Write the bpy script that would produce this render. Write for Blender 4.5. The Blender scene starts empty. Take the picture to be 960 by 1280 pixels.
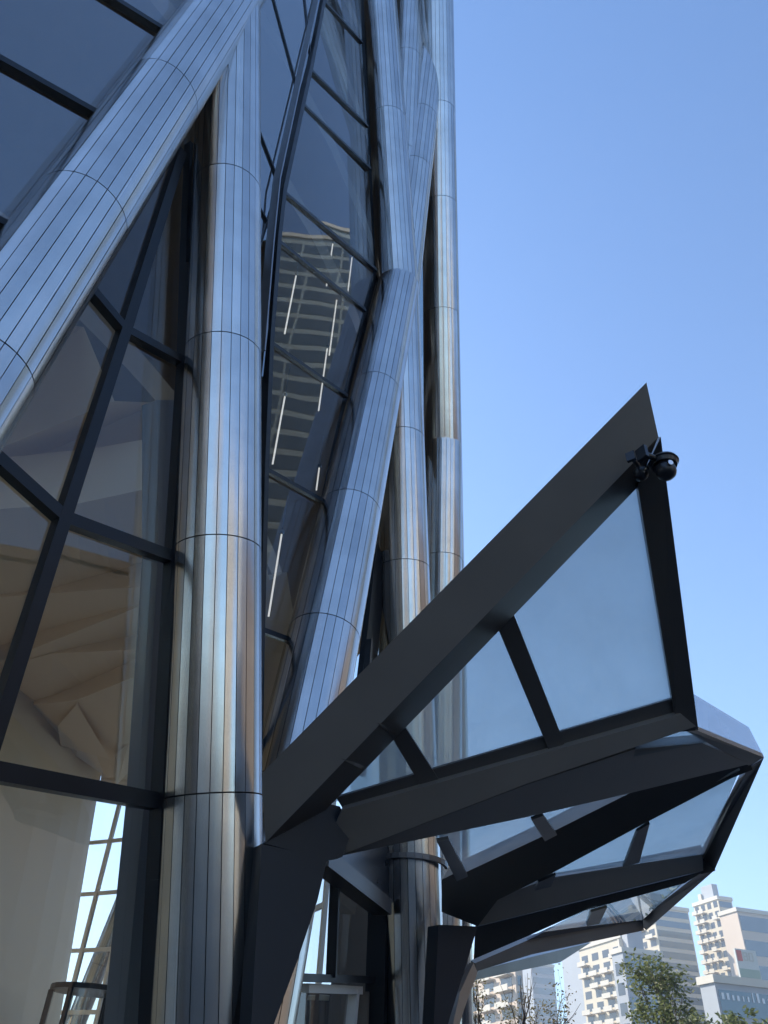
import bpy, bmesh, math, random
from mathutils import Vector, Matrix
random.seed(7)
sc = bpy.context.scene
COL = sc.collection
R_ = math.radians

# ------------------------------------------------------------------ camera
F = 960.0                       # focal length in photo pixels (960 x 1280)
EYE = Vector((0, 0, 1.6))
Zc = Vector((65, 1185, 960)).normalized()
Yc = Vector((0, 0, 1)); Yc = (Yc - Yc.dot(Zc)*Zc).normalized()
Xc = Vector((1, 0, 0)); Xc = Xc - Xc.dot(Zc)*Zc - Xc.dot(Yc)*Yc; Xc.normalize()
MW = Matrix((Xc, Yc, Zc))       # photo axes (right, up, forward) -> world
cam_d = bpy.data.cameras.new('camera'); cam = bpy.data.objects.new('camera', cam_d); COL.objects.link(cam)
right, up, fwd = (MW @ Vector(v) for v in ((1,0,0),(0,1,0),(0,0,1)))
cam.matrix_world = Matrix(((right.x, up.x, -fwd.x, EYE.x), (right.y, up.y, -fwd.y, EYE.y), (right.z, up.z, -fwd.z, EYE.z), (0,0,0,1)))
cam_d.sensor_fit = 'VERTICAL'; cam_d.sensor_height = 36; cam_d.lens = 27.0
cam_d.clip_start = 0.05; cam_d.clip_end = 5000
sc.camera = cam

# ------------------------------------------------------------------ sky, sun, exposure
SUN_AZ, SUN_EL = R_(-54), R_(38)
SKY_STRENGTH = 0.13
w = bpy.data.worlds.new('World'); sc.world = w; w.use_nodes = True
nt = w.node_tree; nt.nodes.clear()
sky = nt.nodes.new('ShaderNodeTexSky'); sky.sky_type = 'NISHITA'; sky.sun_disc = False
sky.sun_elevation = SUN_EL; sky.sun_rotation = SUN_AZ
sky.air_density = 1.0; sky.dust_density = 0.7; sky.ozone_density = 3.4
bg = nt.nodes.new('ShaderNodeBackground'); bg.inputs[1].default_value = SKY_STRENGTH
wo = nt.nodes.new('ShaderNodeOutputWorld')
mx = nt.nodes.new('ShaderNodeMix'); mx.data_type = 'RGBA'; mx.blend_type = 'MULTIPLY'; mx.inputs[0].default_value = 1; mx.inputs[7].default_value = (0.77, 0.93, 1.05, 1)
nt.links.new(sky.outputs[0], mx.inputs[6]); nt.links.new(mx.outputs[2], bg.inputs[0]); nt.links.new(bg.outputs[0], wo.inputs[0])
sd = bpy.data.lights.new('sun', 'SUN'); sd.energy = 4.0; sd.angle = R_(0.5); sd.color = (1, 0.93, 0.82)
so = bpy.data.objects.new('sun', sd); COL.objects.link(so)
sdir = Vector((math.sin(SUN_AZ)*math.cos(SUN_EL), math.cos(SUN_AZ)*math.cos(SUN_EL), math.sin(SUN_EL)))
so.rotation_euler = sdir.to_track_quat('Z', 'Y').to_euler(); so.location = (-60, 20, 120)
sc.view_settings.view_transform = 'Standard'; sc.view_settings.look = 'None'
sc.view_settings.exposure = 1.2; sc.view_settings.gamma = 1
sc.render.engine = 'CYCLES'
sc.cycles.max_bounces = 10; sc.cycles.transparent_max_bounces = 24; sc.cycles.glossy_bounces = 5
sc.cycles.diffuse_bounces = 6; sc.cycles.caustics_reflective = False; sc.cycles.caustics_refractive = False

# ------------------------------------------------------------------ helpers
def ray(x, y): return MW @ Vector(((x-480)/F, (640-y)/F, 1.0))
def P(x, y, d): return EYE + ray(x, y)*d              # a point of the place, d metres in front of the eye
CEN = Vector((-26.3, 21.14)); R0 = 28.05; RK = 0.0143  # axis and radius of the round tower
def rad(z): return R0 + RK*z
def cyl(x, y, off=0.0):
    """where the sight line meets the round facade (radius grows slowly with height)"""
    r = ray(x, y); dx, dy = r.x, r.y; n = math.hypot(dx, dy)
    ux, uy = dx/n, dy/n
    b = ux*CEN.x + uy*CEN.y; h2 = CEN.length_squared - b*b
    z = 8.0; s = b
    for _ in range(12):
        RR = rad(z) + off
        disc = RR*RR - h2
        s = b - math.sqrt(disc) if disc > 0 else b
        z = 1.6 + r.z/n*s
    return Vector((ux*s, uy*s, z))
def onplane(x, y, A, B, C):
    n = (B-A).cross(C-A); r = ray(x, y)
    return EYE + r*((A-EYE).dot(n)/r.dot(n))

def new_obj(name, mesh, parent=None, loc=None):
    o = bpy.data.objects.new(name, mesh); COL.objects.link(o)
    if parent: o.parent = parent
    if loc is not None: o.location = loc
    return o
def empty(name, loc=(0,0,0), label=None, cat=None, group=None):
    o = bpy.data.objects.new(name, None); COL.objects.link(o); o.location = loc; o.empty_display_size = .3
    return tag(o, label, cat, group)
def tag(o, label=None, cat=None, group=None, kind=None):
    if label: o['label'] = label
    if cat: o['category'] = cat
    if group: o['group'] = group
    if kind: o['kind'] = kind
    return o

class MB:
    """collects faces in world space; build() makes one mesh object (parents here sit unrotated)"""
    def __init__(s): s.v = []; s.f = []; s.m = []
    def poly(s, pts, m=0):
        i = len(s.v); s.v += [Vector(p) for p in pts]; s.f.append(tuple(range(i, i+len(pts)))); s.m.append(m)
    def hexa(s, q0, q1, m=0):
        """prism between two polygons with the same number of corners"""
        n = len(q0); i = len(s.v); s.v += [Vector(p) for p in q0] + [Vector(p) for p in q1]
        s.f.append(tuple(range(i+n-1, i-1, -1))); s.m.append(m)
        s.f.append(tuple(range(i+n, i+2*n))); s.m.append(m)
        for k in range(n):
            l = (k+1) % n; s.f.append((i+k, i+l, i+n+l, i+n+k)); s.m.append(m)
    def box(s, c, sx, sy, sz, rz=0, m=0):
        c = Vector(c); M = Matrix.Rotation(rz, 3, 'Z')
        q = [c + M @ Vector((a*sx/2, b*sy/2, -sz/2)) for a, b in ((-1,-1),(1,-1),(1,1),(-1,1))]
        s.hexa(q, [p + Vector((0,0,sz)) for p in q], m)
    def bar(s, a, b, wx, wy, hint=(0,0,1), m=0):
        """rectangular bar from a to b; wy is the size along hint"""
        a = Vector(a); b = Vector(b); d = (b-a).normalized(); h = Vector(hint)
        h = (h - h.dot(d)*d)
        if h.length < 1e-4: h = d.orthogonal()
        h.normalize(); k = d.cross(h)
        q = [k*(i*wx/2) + h*(j*wy/2) for i, j in ((-1,-1),(1,-1),(1,1),(-1,1))]
        s.hexa([a+p for p in q], [b+p for p in q], m)
    def tube(s, pts, rs, n=8, m=0, cap=True):
        rings = []
        for i, p in enumerate(pts):
            p = Vector(p); d = (Vector(pts[min(i+1, len(pts)-1)]) - Vector(pts[max(i-1, 0)])).normalized()
            u = d.orthogonal().normalized() if i == 0 else (u - u.dot(d)*d).normalized()
            v = d.cross(u); r = rs[i] if hasattr(rs, '__len__') else rs
            j = len(s.v); s.v += [p + (u*math.cos(t) + v*math.sin(t))*r for t in (2*math.pi*k/n for k in range(n))]
            rings.append(j)
        for a, b in zip(rings, rings[1:]):
            for k in range(n):
                l = (k+1) % n; s.f.append((a+k, a+l, b+l, b+k)); s.m.append(m)
        if cap:
            s.f.append(tuple(rings[0]+k for k in reversed(range(n)))); s.m.append(m)
            s.f.append(tuple(rings[-1]+k for k in range(n))); s.m.append(m)
    def plate(s, pts, t, away=True, m=0):
        """polygon given thickness t on the side away from the eye"""
        pts = [Vector(p) for p in pts]; c = sum(pts, Vector())/len(pts)
        n = Vector()
        for i in range(len(pts)): n += (pts[i]-c).cross(pts[(i+1) % len(pts)]-c)
        n.normalize()
        if n.dot(c-EYE) < 0: n = -n
        if not away: n = -n
        s.hexa(pts, [p+n*t for p in pts], m)
    def build(s, name, mats, parent=None, bevel=0.0, smooth=False, fix=True):
        me = bpy.data.meshes.new(name)
        org = parent.location.copy() if parent else Vector()
        pp = parent
        while pp is not None and pp.parent is not None: pp = pp.parent; org = org + pp.location
        me.from_pydata([tuple(v-org) for v in s.v], [], s.f)
        for mt in (mats if isinstance(mats, (list, tuple)) else [mats]): me.materials.append(mt)
        for p, k in zip(me.polygons, s.m): p.material_index = k; p.use_smooth = smooth
        if fix or bevel:
            bm = bmesh.new(); bm.from_mesh(me)
            if bevel: bmesh.ops.bevel(bm, geom=bm.edges[:], offset=bevel, segments=1, affect='EDGES')
            bmesh.ops.recalc_face_normals(bm, faces=bm.faces[:])
            bm.to_mesh(me); bm.free()
        return new_obj(name, me, parent)

# ------------------------------------------------------------------ materials
def mat(name):
    m = bpy.data.materials.new(name); m.use_nodes = True
    n = m.node_tree.nodes; l = m.node_tree.links
    return m, n, l, n['Principled BSDF']
def simple(name, col, rough=0.5, metal=0.0, var=0.12, scale=3.0, bump=0.0, bscale=40.0, coord='Object'):
    m, n, l, p = mat(name)
    tc = n.new('ShaderNodeTexCoord'); nz = n.new('ShaderNodeTexNoise'); nz.inputs['Scale'].default_value = scale
    nz.inputs['Detail'].default_value = 6
    l.new(tc.outputs[coord], nz.inputs['Vector'])
    mx = n.new('ShaderNodeMix'); mx.data_type = 'RGBA'
    mx.inputs[6].default_value = tuple(c*(1-var) for c in col)+(1,); mx.inputs[7].default_value = tuple(min(1, c*(1+var)) for c in col)+(1,)
    l.new(nz.outputs[0], mx.inputs[0]); l.new(mx.outputs[2], p.inputs['Base Color'])
    rr = n.new('ShaderNodeMapRange'); rr.inputs[3].default_value = max(0.02, rough-0.08); rr.inputs[4].default_value = min(1, rough+0.08)
    l.new(nz.outputs[0], rr.inputs[0]); l.new(rr.outputs[0], p.inputs['Roughness'])
    p.inputs['Metallic'].default_value = metal
    if bump:
        b = n.new('ShaderNodeBump'); b.inputs['Strength'].default_value = bump; b.inputs['Distance'].default_value = 0.01
        n2 = n.new('ShaderNodeTexNoise'); n2.inputs['Scale'].default_value = bscale; n2.inputs['Detail'].default_value = 4
        l.new(tc.outputs[coord], n2.inputs['Vector']); l.new(n2.outputs[0], b.inputs['Height']); l.new(b.outputs[0], p.inputs['Normal'])
    return m
def steel_slats():
    m, n, l, p = mat('brushed_stainless')
    tc = n.new('ShaderNodeTexCoord'); mp = n.new('ShaderNodeMapping'); mp.inputs['Scale'].default_value = (45, 45, 0.12)
    nz = n.new('ShaderNodeTexNoise'); nz.inputs['Scale'].default_value = 1.0; nz.inputs['Detail'].default_value = 5
    l.new(tc.outputs['Object'], mp.inputs[0]); l.new(mp.outputs[0], nz.inputs['Vector'])
    geo = n.new('ShaderNodeNewGeometry')
    # each slat a touch different in tone and in polish
    cr = n.new('ShaderNodeMix'); cr.data_type = 'RGBA'
    cr.inputs[6].default_value = (0.63, 0.615, 0.60, 1); cr.inputs[7].default_value = (0.80, 0.775, 0.735, 1)
    l.new(geo.outputs['Random Per Island'], cr.inputs[0])
    n3 = n.new('ShaderNodeTexNoise'); n3.inputs['Scale'].default_value = 1.3; n3.inputs['Detail'].default_value = 5
    l.new(tc.outputs['Object'], n3.inputs['Vector'])
    m3 = n.new('ShaderNodeMapRange'); m3.inputs[1].default_value = .35; m3.inputs[2].default_value = .7; m3.inputs[3].default_value = 1.0; m3.inputs[4].default_value = .82
    l.new(n3.outputs[0], m3.inputs[0])
    mul = n.new('ShaderNodeMix'); mul.data_type = 'RGBA'; mul.blend_type = 'MULTIPLY'; mul.inputs[0].default_value = 1
    l.new(cr.outputs[2], mul.inputs[6]); l.new(m3.outputs[0], mul.inputs[7])
    l.new(mul.outputs[2], p.inputs['Base Color'])
    ad = n.new('ShaderNodeMath'); ad.operation = 'MULTIPLY_ADD'; ad.inputs[1].default_value = 0.10; ad.inputs[2].default_value = 0.14
    l.new(nz.outputs[0], ad.inputs[0])
    a2 = n.new('ShaderNodeMath'); a2.operation = 'MULTIPLY_ADD'; a2.inputs[1].default_value = 0.07
    l.new(geo.outputs['Random Per Island'], a2.inputs[0]); l.new(ad.outputs[0], a2.inputs[2])
    l.new(a2.outputs[0], p.inputs['Roughness'])
    p.inputs['Metallic'].default_value = 1
    b = n.new('ShaderNodeBump'); b.inputs['Strength'].default_value = 0.02; b.inputs['Distance'].default_value = 0.01
    l.new(nz.outputs[0], b.inputs['Height'])
    b2 = n.new('ShaderNodeBump'); b2.inputs['Strength'].default_value = 0.12; b2.inputs['Distance'].default_value = 0.03
    n4 = n.new('ShaderNodeTexNoise'); n4.inputs['Scale'].default_value = 1.0; n4.inputs['Detail'].default_value = 1
    mp4 = n.new('ShaderNodeMapping'); mp4.inputs['Scale'].default_value = (5, 5, 1.2)
    l.new(tc.outputs['Object'], mp4.inputs[0]); l.new(mp4.outputs[0], n4.inputs['Vector'])
    l.new(n4.outputs[0], b2.inputs['Height']); l.new(b.outputs[0], b2.inputs['Normal'])
    l.new(b2.outputs[0], p.inputs['Normal'])
    return m
def glass(name, tint, base, ior=1.5, wav=0.02, wscale=0.35, milk=0.0, milkcol=(.8,.85,.85), rough=0.0, refl=(1,1,1)):
    m, n, l, p = mat(name); n.remove(p); out = n['Material Output']
    tr = n.new('ShaderNodeBsdfTransparent'); tr.inputs[0].default_value = tint+(1,)
    gl = n.new('ShaderNodeBsdfGlossy'); gl.inputs['Roughness'].default_value = rough; gl.inputs[0].default_value = refl+(1,)
    fr = n.new('ShaderNodeFresnel'); fr.inputs[0].default_value = ior
    ad = n.new('ShaderNodeMath'); ad.operation = 'MULTIPLY_ADD'; ad.inputs[1].default_value = 1-base; ad.inputs[2].default_value = base; ad.use_clamp = True
    l.new(fr.outputs[0], ad.inputs[0])
    ge = n.new('ShaderNodeNewGeometry'); iv = n.new('ShaderNodeMath'); iv.operation = 'SUBTRACT'; iv.inputs[0].default_value = 1.0; l.new(ge.outputs['Backfacing'], iv.inputs[1])
    fm = n.new('ShaderNodeMath'); fm.operation = 'MULTIPLY'; l.new(ad.outputs[0], fm.inputs[0]); l.new(iv.outputs[0], fm.inputs[1]); ad = fm
    tc = n.new('ShaderNodeTexCoord'); nz = n.new('ShaderNodeTexNoise'); nz.inputs['Scale'].default_value = wscale; nz.inputs['Detail'].default_value = 1
    bp = n.new('ShaderNodeBump'); bp.inputs['Strength'].default_value = wav; bp.inputs['Distance'].default_value = 0.3
    l.new(tc.outputs['Object'], nz.inputs['Vector']); l.new(nz.outputs[0], bp.inputs['Height']); l.new(bp.outputs[0], gl.inputs['Normal'])
    src = tr.outputs[0]
    if milk:
        ts = n.new('ShaderNodeBsdfTranslucent'); ts.inputs[0].default_value = milkcol+(1,)
        df = n.new('ShaderNodeBsdfDiffuse'); df.inputs[0].default_value = milkcol+(1,)
        mm = n.new('ShaderNodeMixShader'); mm.inputs[0].default_value = .4; l.new(ts.outputs[0], mm.inputs[1]); l.new(df.outputs[0], mm.inputs[2])
        m2 = n.new('ShaderNodeMixShader')
        dn = n.new('ShaderNodeTexNoise'); dn.inputs['Scale'].default_value = 2.2; dn.inputs['Detail'].default_value = 6
        l.new(tc.outputs['Object'], dn.inputs['Vector'])
        mr = n.new('ShaderNodeMapRange'); mr.inputs[1].default_value = .3; mr.inputs[2].default_value = .75; mr.inputs[3].default_value = milk*.93; mr.inputs[4].default_value = milk*1.08
        l.new(dn.outputs[0], mr.inputs[0]); l.new(mr.outputs[0], m2.inputs[0])
        l.new(tr.outputs[0], m2.inputs[1]); l.new(mm.outputs[0], m2.inputs[2]); src = m2.outputs[0]
    mix = n.new('ShaderNodeMixShader'); l.new(ad.outputs[0], mix.inputs[0]); l.new(src, mix.inputs[1]); l.new(gl.outputs[0], mix.inputs[2])
    l.new(mix.outputs[0], out.inputs[0])
    return m
M = {}
M['steel'] = steel_slats()
M['joint'] = simple('joint_black', (0.012, 0.013, 0.016), 0.6)
M['mullion'] = simple('mullion_black', (0.012, 0.014, 0.018), 0.35, 0.3)
M['trim'] = simple('grey_trim', (0.30, 0.31, 0.33), 0.35, 0.9)
M['glass'] = glass('facade_glass', (0.96, 0.965, 0.955), 0.035, 1.5, 0.02)
M['glass_sky'] = glass('facade_glass_upper', (0.84, 0.85, 0.85), 0.21, 1.6, 0.02)
M['glass_dark'] = glass('facade_glass_dark', (0.74, 0.79, 0.80), 0.09, 1.6, 0.03)
M['glass_mirror'] = glass('facade_glass_mirror', (0.5, 0.55, 0.58), 0.35, 1.6, 0.01)
M['canopy_glass'] = glass('canopy_glass', (0.90, 0.95, 0.95), 0.03, 1.3, 0.01, milk=0.42, milkcol=(.93,.95,.93))
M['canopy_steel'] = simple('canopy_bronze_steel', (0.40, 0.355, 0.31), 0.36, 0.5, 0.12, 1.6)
M['canopy_dark'] = simple('canopy_dark_shaded_steel', (0.13, 0.12, 0.115), 0.34, 0.45, 0.1, 1.5)  # darker copy of the canopy steel; underside shade put into the colour
M['mirror'] = simple('polished_fascia', (0.62, 0.62, 0.63), 0.12, 1.0, 0.03, 1.0)
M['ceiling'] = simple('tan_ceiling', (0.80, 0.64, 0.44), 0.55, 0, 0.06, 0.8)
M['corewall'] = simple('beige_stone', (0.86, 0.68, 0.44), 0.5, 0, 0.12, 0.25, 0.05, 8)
M['lobby'] = simple('lobby_stone_floor', (0.55, 0.50, 0.43), 0.3, 0, 0.08, 0.5)
M['white_steel'] = simple('white_painted_steel', (0.72, 0.70, 0.65), 0.4)
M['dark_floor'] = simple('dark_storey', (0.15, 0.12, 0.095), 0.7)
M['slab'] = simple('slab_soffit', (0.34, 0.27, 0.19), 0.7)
M['paving'] = simple('granite_paving', (0.035, 0.034, 0.036), 0.6, 0, 0.15, 0.4, 0.1, 30)
M['ground'] = simple('ground_concrete', (0.07, 0.067, 0.064), 0.85, 0, 0.2, 0.02)
M['lamp_black'] = simple('camera_black', (0.02, 0.02, 0.024), 0.3)

# ------------------------------------------------------------------ ground
b = MB(); b.poly([(-389,-449,0),(509,-449,0),(509,749,0),(-389,749,0)]); tag(b.build('ground', M['ground'], fix=False), kind='structure')
b = MB(); b.poly([(-75,-40,.004),(45,-40,.004),(45,75,.004),(-75,75,.004)]); tag(b.build('plaza_paving', M['paving'], fix=False), kind='structure')

# ------------------------------------------------------------------ the round tower
tower = empty('office_tower', (CEN.x, CEN.y, 0), 'round tower clad in slatted stainless steel tubes crossing over dark tinted glass', 'tower')
NS, CR = 26, 0.5
def tube_mesh(L, joints, r=CR, gap=0.008):
    """steel tube of length L along local z: flat slats with dark grooves between, cut by ring joints"""
    v = []; f = []; mi = []
    cuts = [0.0] + sorted(j for j in joints if 0.05 < j < L-0.05) + [L]
    zz = []
    for a, c in zip(cuts, cuts[1:]): zz.append((a+0.007, c-0.007))
    th = 2*math.pi/NS
    for (a, c) in zz:
        for k in range(NS):
            t = (k+.5)*th; half = r*math.sin(th/2)-gap/2
            rr = r*math.cos(th/2)
            wob = random.uniform(-.03, .03)
            cx, cy = math.cos(t)*rr, math.sin(t)*rr; tx, ty = -math.sin(t+wob), math.cos(t+wob)
            i = len(v); ox, oy = math.cos(t), math.sin(t); bul = (r-rr)*.8
            for j, e in enumerate((-1, -.34, .34, 1)):
                hb = bul*(1-e*e); v += [(cx+tx*half*e+ox*hb, cy+ty*half*e+oy*hb, a), (cx+tx*half*e+ox*hb, cy+ty*half*e+oy*hb, c)]
            for j in range(3): f.append((i+2*j, i+2*j+2, i+2*j+3, i+2*j+1)); mi.append(0)
    i = len(v); n = 40; r2 = r-0.022
    for z in (0, L): v += [(r2*math.cos(2*math.pi*k/n), r2*math.sin(2*math.pi*k/n), z) for k in range(n)]
    for k in range(n): f.append((i+k, i+(k+1) % n, i+n+(k+1) % n, i+n+k)); mi.append(1)
    f.append(tuple(i+k for k in reversed(range(n)))); mi.append(1); f.append(tuple(i+n+k for k in range(n))); mi.append(1)
    me = bpy.data.meshes.new('column'); me.from_pydata(v, [], f)
    me.materials.append(M['steel']); me.materials.append(M['joint'])
    for p, k in zip(me.polygons, mi): p.material_index = k; p.use_smooth = (k == 0)
    return me
def column(a, c, joints=(), label=None, r=CR):
    """tube from a (low) to c (high); joints are distances from a"""
    a = Vector(a); c = Vector(c); d = c-a
    o = new_obj('column', tube_mesh(d.length, joints, r), tower, a - tower.location)
    o.rotation_mode = 'QUATERNION'; o.rotation_quaternion = d.to_track_quat('Z', 'Y')
    if label: o['label'] = label
    return o
def at_z(a, c, z): t = (z-a.z)/(c.z-a.z); return a + (c-a)*t
def joint_at(a, c, x, y):
    """distance from a along a-c of the joint seen at photo point (x, y)"""
    r = ray(x, y); d = (c-a).normalized(); w0 = EYE-a; bb = r.dot(d); rr = r.dot(r)
    den = rr - bb*bb; s = (rr*w0.dot(d) - bb*w0.dot(r))/den
    return s
def poly_column(pxs, joints, up_to=None, down_to=0.0, label=None, pts=None):
    p = pts or [cyl(x, y) for x, y in pxs]
    lo, hi = p[0], p[-1]
    lo2 = at_z(lo, hi, down_to) if down_to is not None else lo
    hi2 = at_z(lo, hi, up_to) if up_to else hi
    js = [joint_at(lo2, hi2, x, y) for x, y in joints]
    return column(lo2, hi2, js, label), lo2, hi2

NODE0 = cyl(306, -45); NODE1 = cyl(497, 358); 
C1, c1a, c1b = poly_column([(262,1100),(283,240)], [(283,240),(278,445),(271,690),(264,998)], up_to=NODE0.z)
NODE0 = c1b
# diagonal from the same node down to the left
D1lo = cyl(-22, 450)
D1, d1a, d1b = poly_column(None, [(220,140),(112,278),(0,480)], pts=[D1lo, cyl(318, -48, .2)])
# middle column with its upper tube, diagonal and vertical leg
U1top = cyl(475, 0)
U1, u1a, u1b = poly_column(None, [(477,2),(485,153),(470,-180)], up_to=46, down_to=None, pts=[NODE1, U1top], label='upper steel tube leaning out above the node')
D2, d2a, d2b = poly_column(None, [(465,491),(437,640),(404,795),(370,990)], pts=[cyl(404,800), NODE1])
C3, c3a, c3b = poly_column(None, [(506,549),(503,711),(510,950)], pts=[cyl(513,1100), NODE1])
NODE2 = P(553.5, 557, 20.2)
def on_cyl(p, off=0): 
    d = Vector((p.x, p.y))-CEN; d = d.normalized()*(rad(p.z)+off); return Vector((CEN.x+d.x, CEN.y+d.y, p.z))
U2top = P(548, 120, 23.0)
U2, u2a, u2b = poly_column(None, [(551,141),(553,258),(554,395)], up_to=46, down_to=None, pts=[NODE2, U2top])
D4, d4a, d4b = poly_column(None, [(553,700),(552,850)], pts=[P(551.5,720,18.6), NODE2])
C5, c5a, c5b = poly_column(None, [(563,700)], pts=[P(560,900,19.8), NODE2])
D3, d3a, d3b = poly_column(None, [(530,80),(523,150),(512,215)], up_to=44, down_to=None, pts=[P(497,375,18.2), P(541,20,25.0)])
U3, u3a, u3b = poly_column(None, [(512,80),(514,200)], up_to=46, down_to=None, pts=[P(494,352,18.8), P(512,0,24.5)])
# upper tube over the near node
e1 = NODE0 + (u1b-u1a).normalized()*1.0
def rot_about(p, ang):
    d = Matrix.Rotation(ang, 2) @ (Vector((p.x, p.y))-CEN); return Vector((CEN.x+d.x, CEN.y+d.y, p.z))
def theta(p): return math.atan2(p.y-CEN.y, p.x-CEN.x)
dth = theta(NODE0)-theta(NODE1)
U0b = rot_about(u1b, dth)
column(NODE0, U0b, [4, 8, 12, 16])
# the rest of the ring, pair by pair round the tower (far side seen through the lobby)
NPAIR = 27; step = 2*math.pi/NPAIR
proto = [column(a, c, j) for a, c, j in ((rot_about(u1a, 5*step), rot_about(u1b, 5*step), (5,10,15)), (rot_about(d2a, 5*step), rot_about(d2b, 5*step), (4,8,12)), (rot_about(c3a, 5*step), rot_about(c3b, 5*step), (4,8,12)))]
for k in range(6, 24):
    for o in proto:
        q = o.copy(); COL.objects.link(q); q.parent = tower
        ang = (k-5)*step
        q.location = Matrix.Rotation(ang, 3, 'Z') @ o.location
        q.rotation_quaternion = Matrix.Rotation(ang, 3, 'Z').to_quaternion() @ o.rotation_quaternion

# storeys, core, lobby
def ring(b, r0, r1, z0, z1, n=96, a0=0, a1=2*math.pi, m=0):
    """solid annulus"""
    full = abs(a1-a0-2*math.pi) < 1e-6
    k = n+1
    for i in range(n):
        t0 = a0+(a1-a0)*i/n; t1 = a0+(a1-a0)*(i+1)/n
        c0, s0, c1, s1 = math.cos(t0), math.sin(t0), math.cos(t1), math.sin(t1)
        g = lambda r, c, s, z: (CEN.x+r*c, CEN.y+r*s, z)
        b.poly([g(r0,c0,s0,z1), g(r1,c0,s0,z1), g(r1,c1,s1,z1), g(r0,c1,s1,z1)], m)
        b.poly([g(r0,c1,s1,z0), g(r1,c1,s1,z0), g(r1,c0,s0,z0), g(r0,c0,s0,z0)], m)
        b.poly([g(r1,c0,s0,z0), g(r1,c1,s1,z0), g(r1,c1,s1,z1), g(r1,c0,s0,z1)], m)
        b.poly([g(r0,c1,s1,z0), g(r0,c0,s0,z0), g(r0,c0,s0,z1), g(r0,c1,s1,z1)], m)
b = MB(); ring(b, 0.5, 27.2, 0.0, 0.02); b.build('lobby_floor', M['lobby'], tower, fix=False)
b = MB()
n = 72
for i in range(n):
    t0, t1 = 2*math.pi*i/n, 2*math.pi*(i+1)/n
    g = lambda t, r, z: (CEN.x+r*math.cos(t), CEN.y+r*math.sin(t), z)
    b.poly([g(t0,19.03,0.02), g(t1,19.03,0.02), g(t1,17.9,11.0), g(t0,17.9,11.0)])
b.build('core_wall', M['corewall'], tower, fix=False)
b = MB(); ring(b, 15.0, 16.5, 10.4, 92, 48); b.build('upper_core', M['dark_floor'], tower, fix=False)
# folded tan ceiling over the lobby: radial pleats out from the core, cut short of the glass to let sky light in
th_near = theta(NODE1)
b = MB(); NF = 84
rnd = random.Random(3)
for i in range(NF):
    if not (th_near-1.4 < 2*math.pi*i/NF-2*math.pi*(i > NF/2) < th_near+.72): continue
    t0, t1 = 2*math.pi*i/NF, 2*math.pi*(i+1)/NF; tm = (t0+t1)/2
    g = lambda t, r, z: Vector((CEN.x+r*math.cos(t), CEN.y+r*math.sin(t), z))
    zi = 10.6; skew = 0.012
    A, B = g(t0, 17.95, zi), g(t1, 17.95, zi)
    C, D = g(t0+skew, 24.9, 10.9), g(t1+skew, 24.9, 10.9)
    K, L = g(t0+(t1-t0)*.68, 21.6, 11.5), g(t0+(t1-t0)*.62, 24.9, 11.7)
    b.poly([A, K, C]); b.poly([C, K, L]); b.poly([A, B, K]); b.poly([B, D, K]); b.poly([K, D, L])

# stepped folds hanging lower near the entrance: risers face the glass
def onz(x, y, z): r = ray(x, y); return EYE + r*((z-1.6)/r.z)
ZB = 9.55
steps = [((-120,690),(330,560), (-120,650),(330,470)), ((-120,755),(330,722), (-120,752),(165,709),(330,702)), ((-120,877),(36,813),(330,692), (-120,850),(45,798),(177,753),(330,690)),
         ((-120,818),(64,815),(330,806), (-120,830),(172,801),(330,786)), ((-120,892),(96,874),(330,783), (-120,919),(52,874),(330,768)) ]
def ln(pts, x):
    for (x0,y0),(x1,y1) in zip(pts, pts[1:]):
        if x <= x1 or (x1,y1) == pts[-1]: return y0+(y1-y0)*(x-x0)/(x1-x0)
rows = []
BL = [[(-60,640),(95,630),(179,612),(250,596)], [(-60,751),(60,742),(179,733),(250,728)], [(-60,850),(36,813),(177,757),(250,728.5)], [(-60,851),(64,817),(172,812),(250,808)], [(-60,893),(52,880),(96,875),(168,846),(250,812)]]
HT = [[1.2,1.3,1.2,1.2], [.02,.12,.62,.7], [.5,.45,.06,.02], [.02,.03,.4,.5], [.03,.12,.45,.5]]
xs = [-60, -10, 36, 64, 96, 130, 172, 210, 250]
prev = None
for bl, ht in zip(BL, HT):
    lo, hi = [], []
    for x in xs:
        p = onz(x, ln(bl, x), ZB); hh = ln(list(zip([q[0] for q in bl], ht)), x)
        lo.append(p); hi.append(p + Vector((0,0,max(.02, hh))))
    for k in range(len(xs)-1): b.poly([lo[k], lo[k+1], hi[k+1], hi[k]])
    if prev:
        for k in range(len(xs)-1): b.poly([prev[k], prev[k+1], hi[k+1], hi[k]])
    prev = lo
FL = [(-60,862),(0,890),(76,932),(120,962),(146,981),(200,1000),(250,1012)]
end = [onz(x, ln(FL, x) if x <= 146 else 981-(x-146)*.2, 9.45 if x < 120 else 9.9) for x in xs]
mid = onz(76, 905, 9.15)
for k in range(len(xs)-1):
    b.poly([prev[k], prev[k+1], end[k+1], end[k]])
f1_, f2_, f3_ = onz(137,949,9.5), onz(161,929,9.75), onz(146,981,9.3)
b.poly([f1_, f2_, f3_]); b.poly([f2_, onz(175,950,10.1), f3_]); b.poly([onz(96,880,9.5), onz(72,908,9.3), onz(76,932,9.25)])
b.poly([onz(96,880,9.5), onz(76,932,9.25), f1_]); 
ceil_ = b.build('folded_ceiling', M['ceiling'], tower, fix=False)
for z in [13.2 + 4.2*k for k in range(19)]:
    b = MB(); ring(b, 14, (26.6 if z > 16 else 23.5) + RK*z, z, z+0.7, 72, *((th_near-1.4, th_near+.72) if z < 16 else (0, 2*math.pi))); b.build('floor_slab', M['slab'], tower, fix=False)  # lowest slab cut back so sky light reaches the ceiling risers
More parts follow.
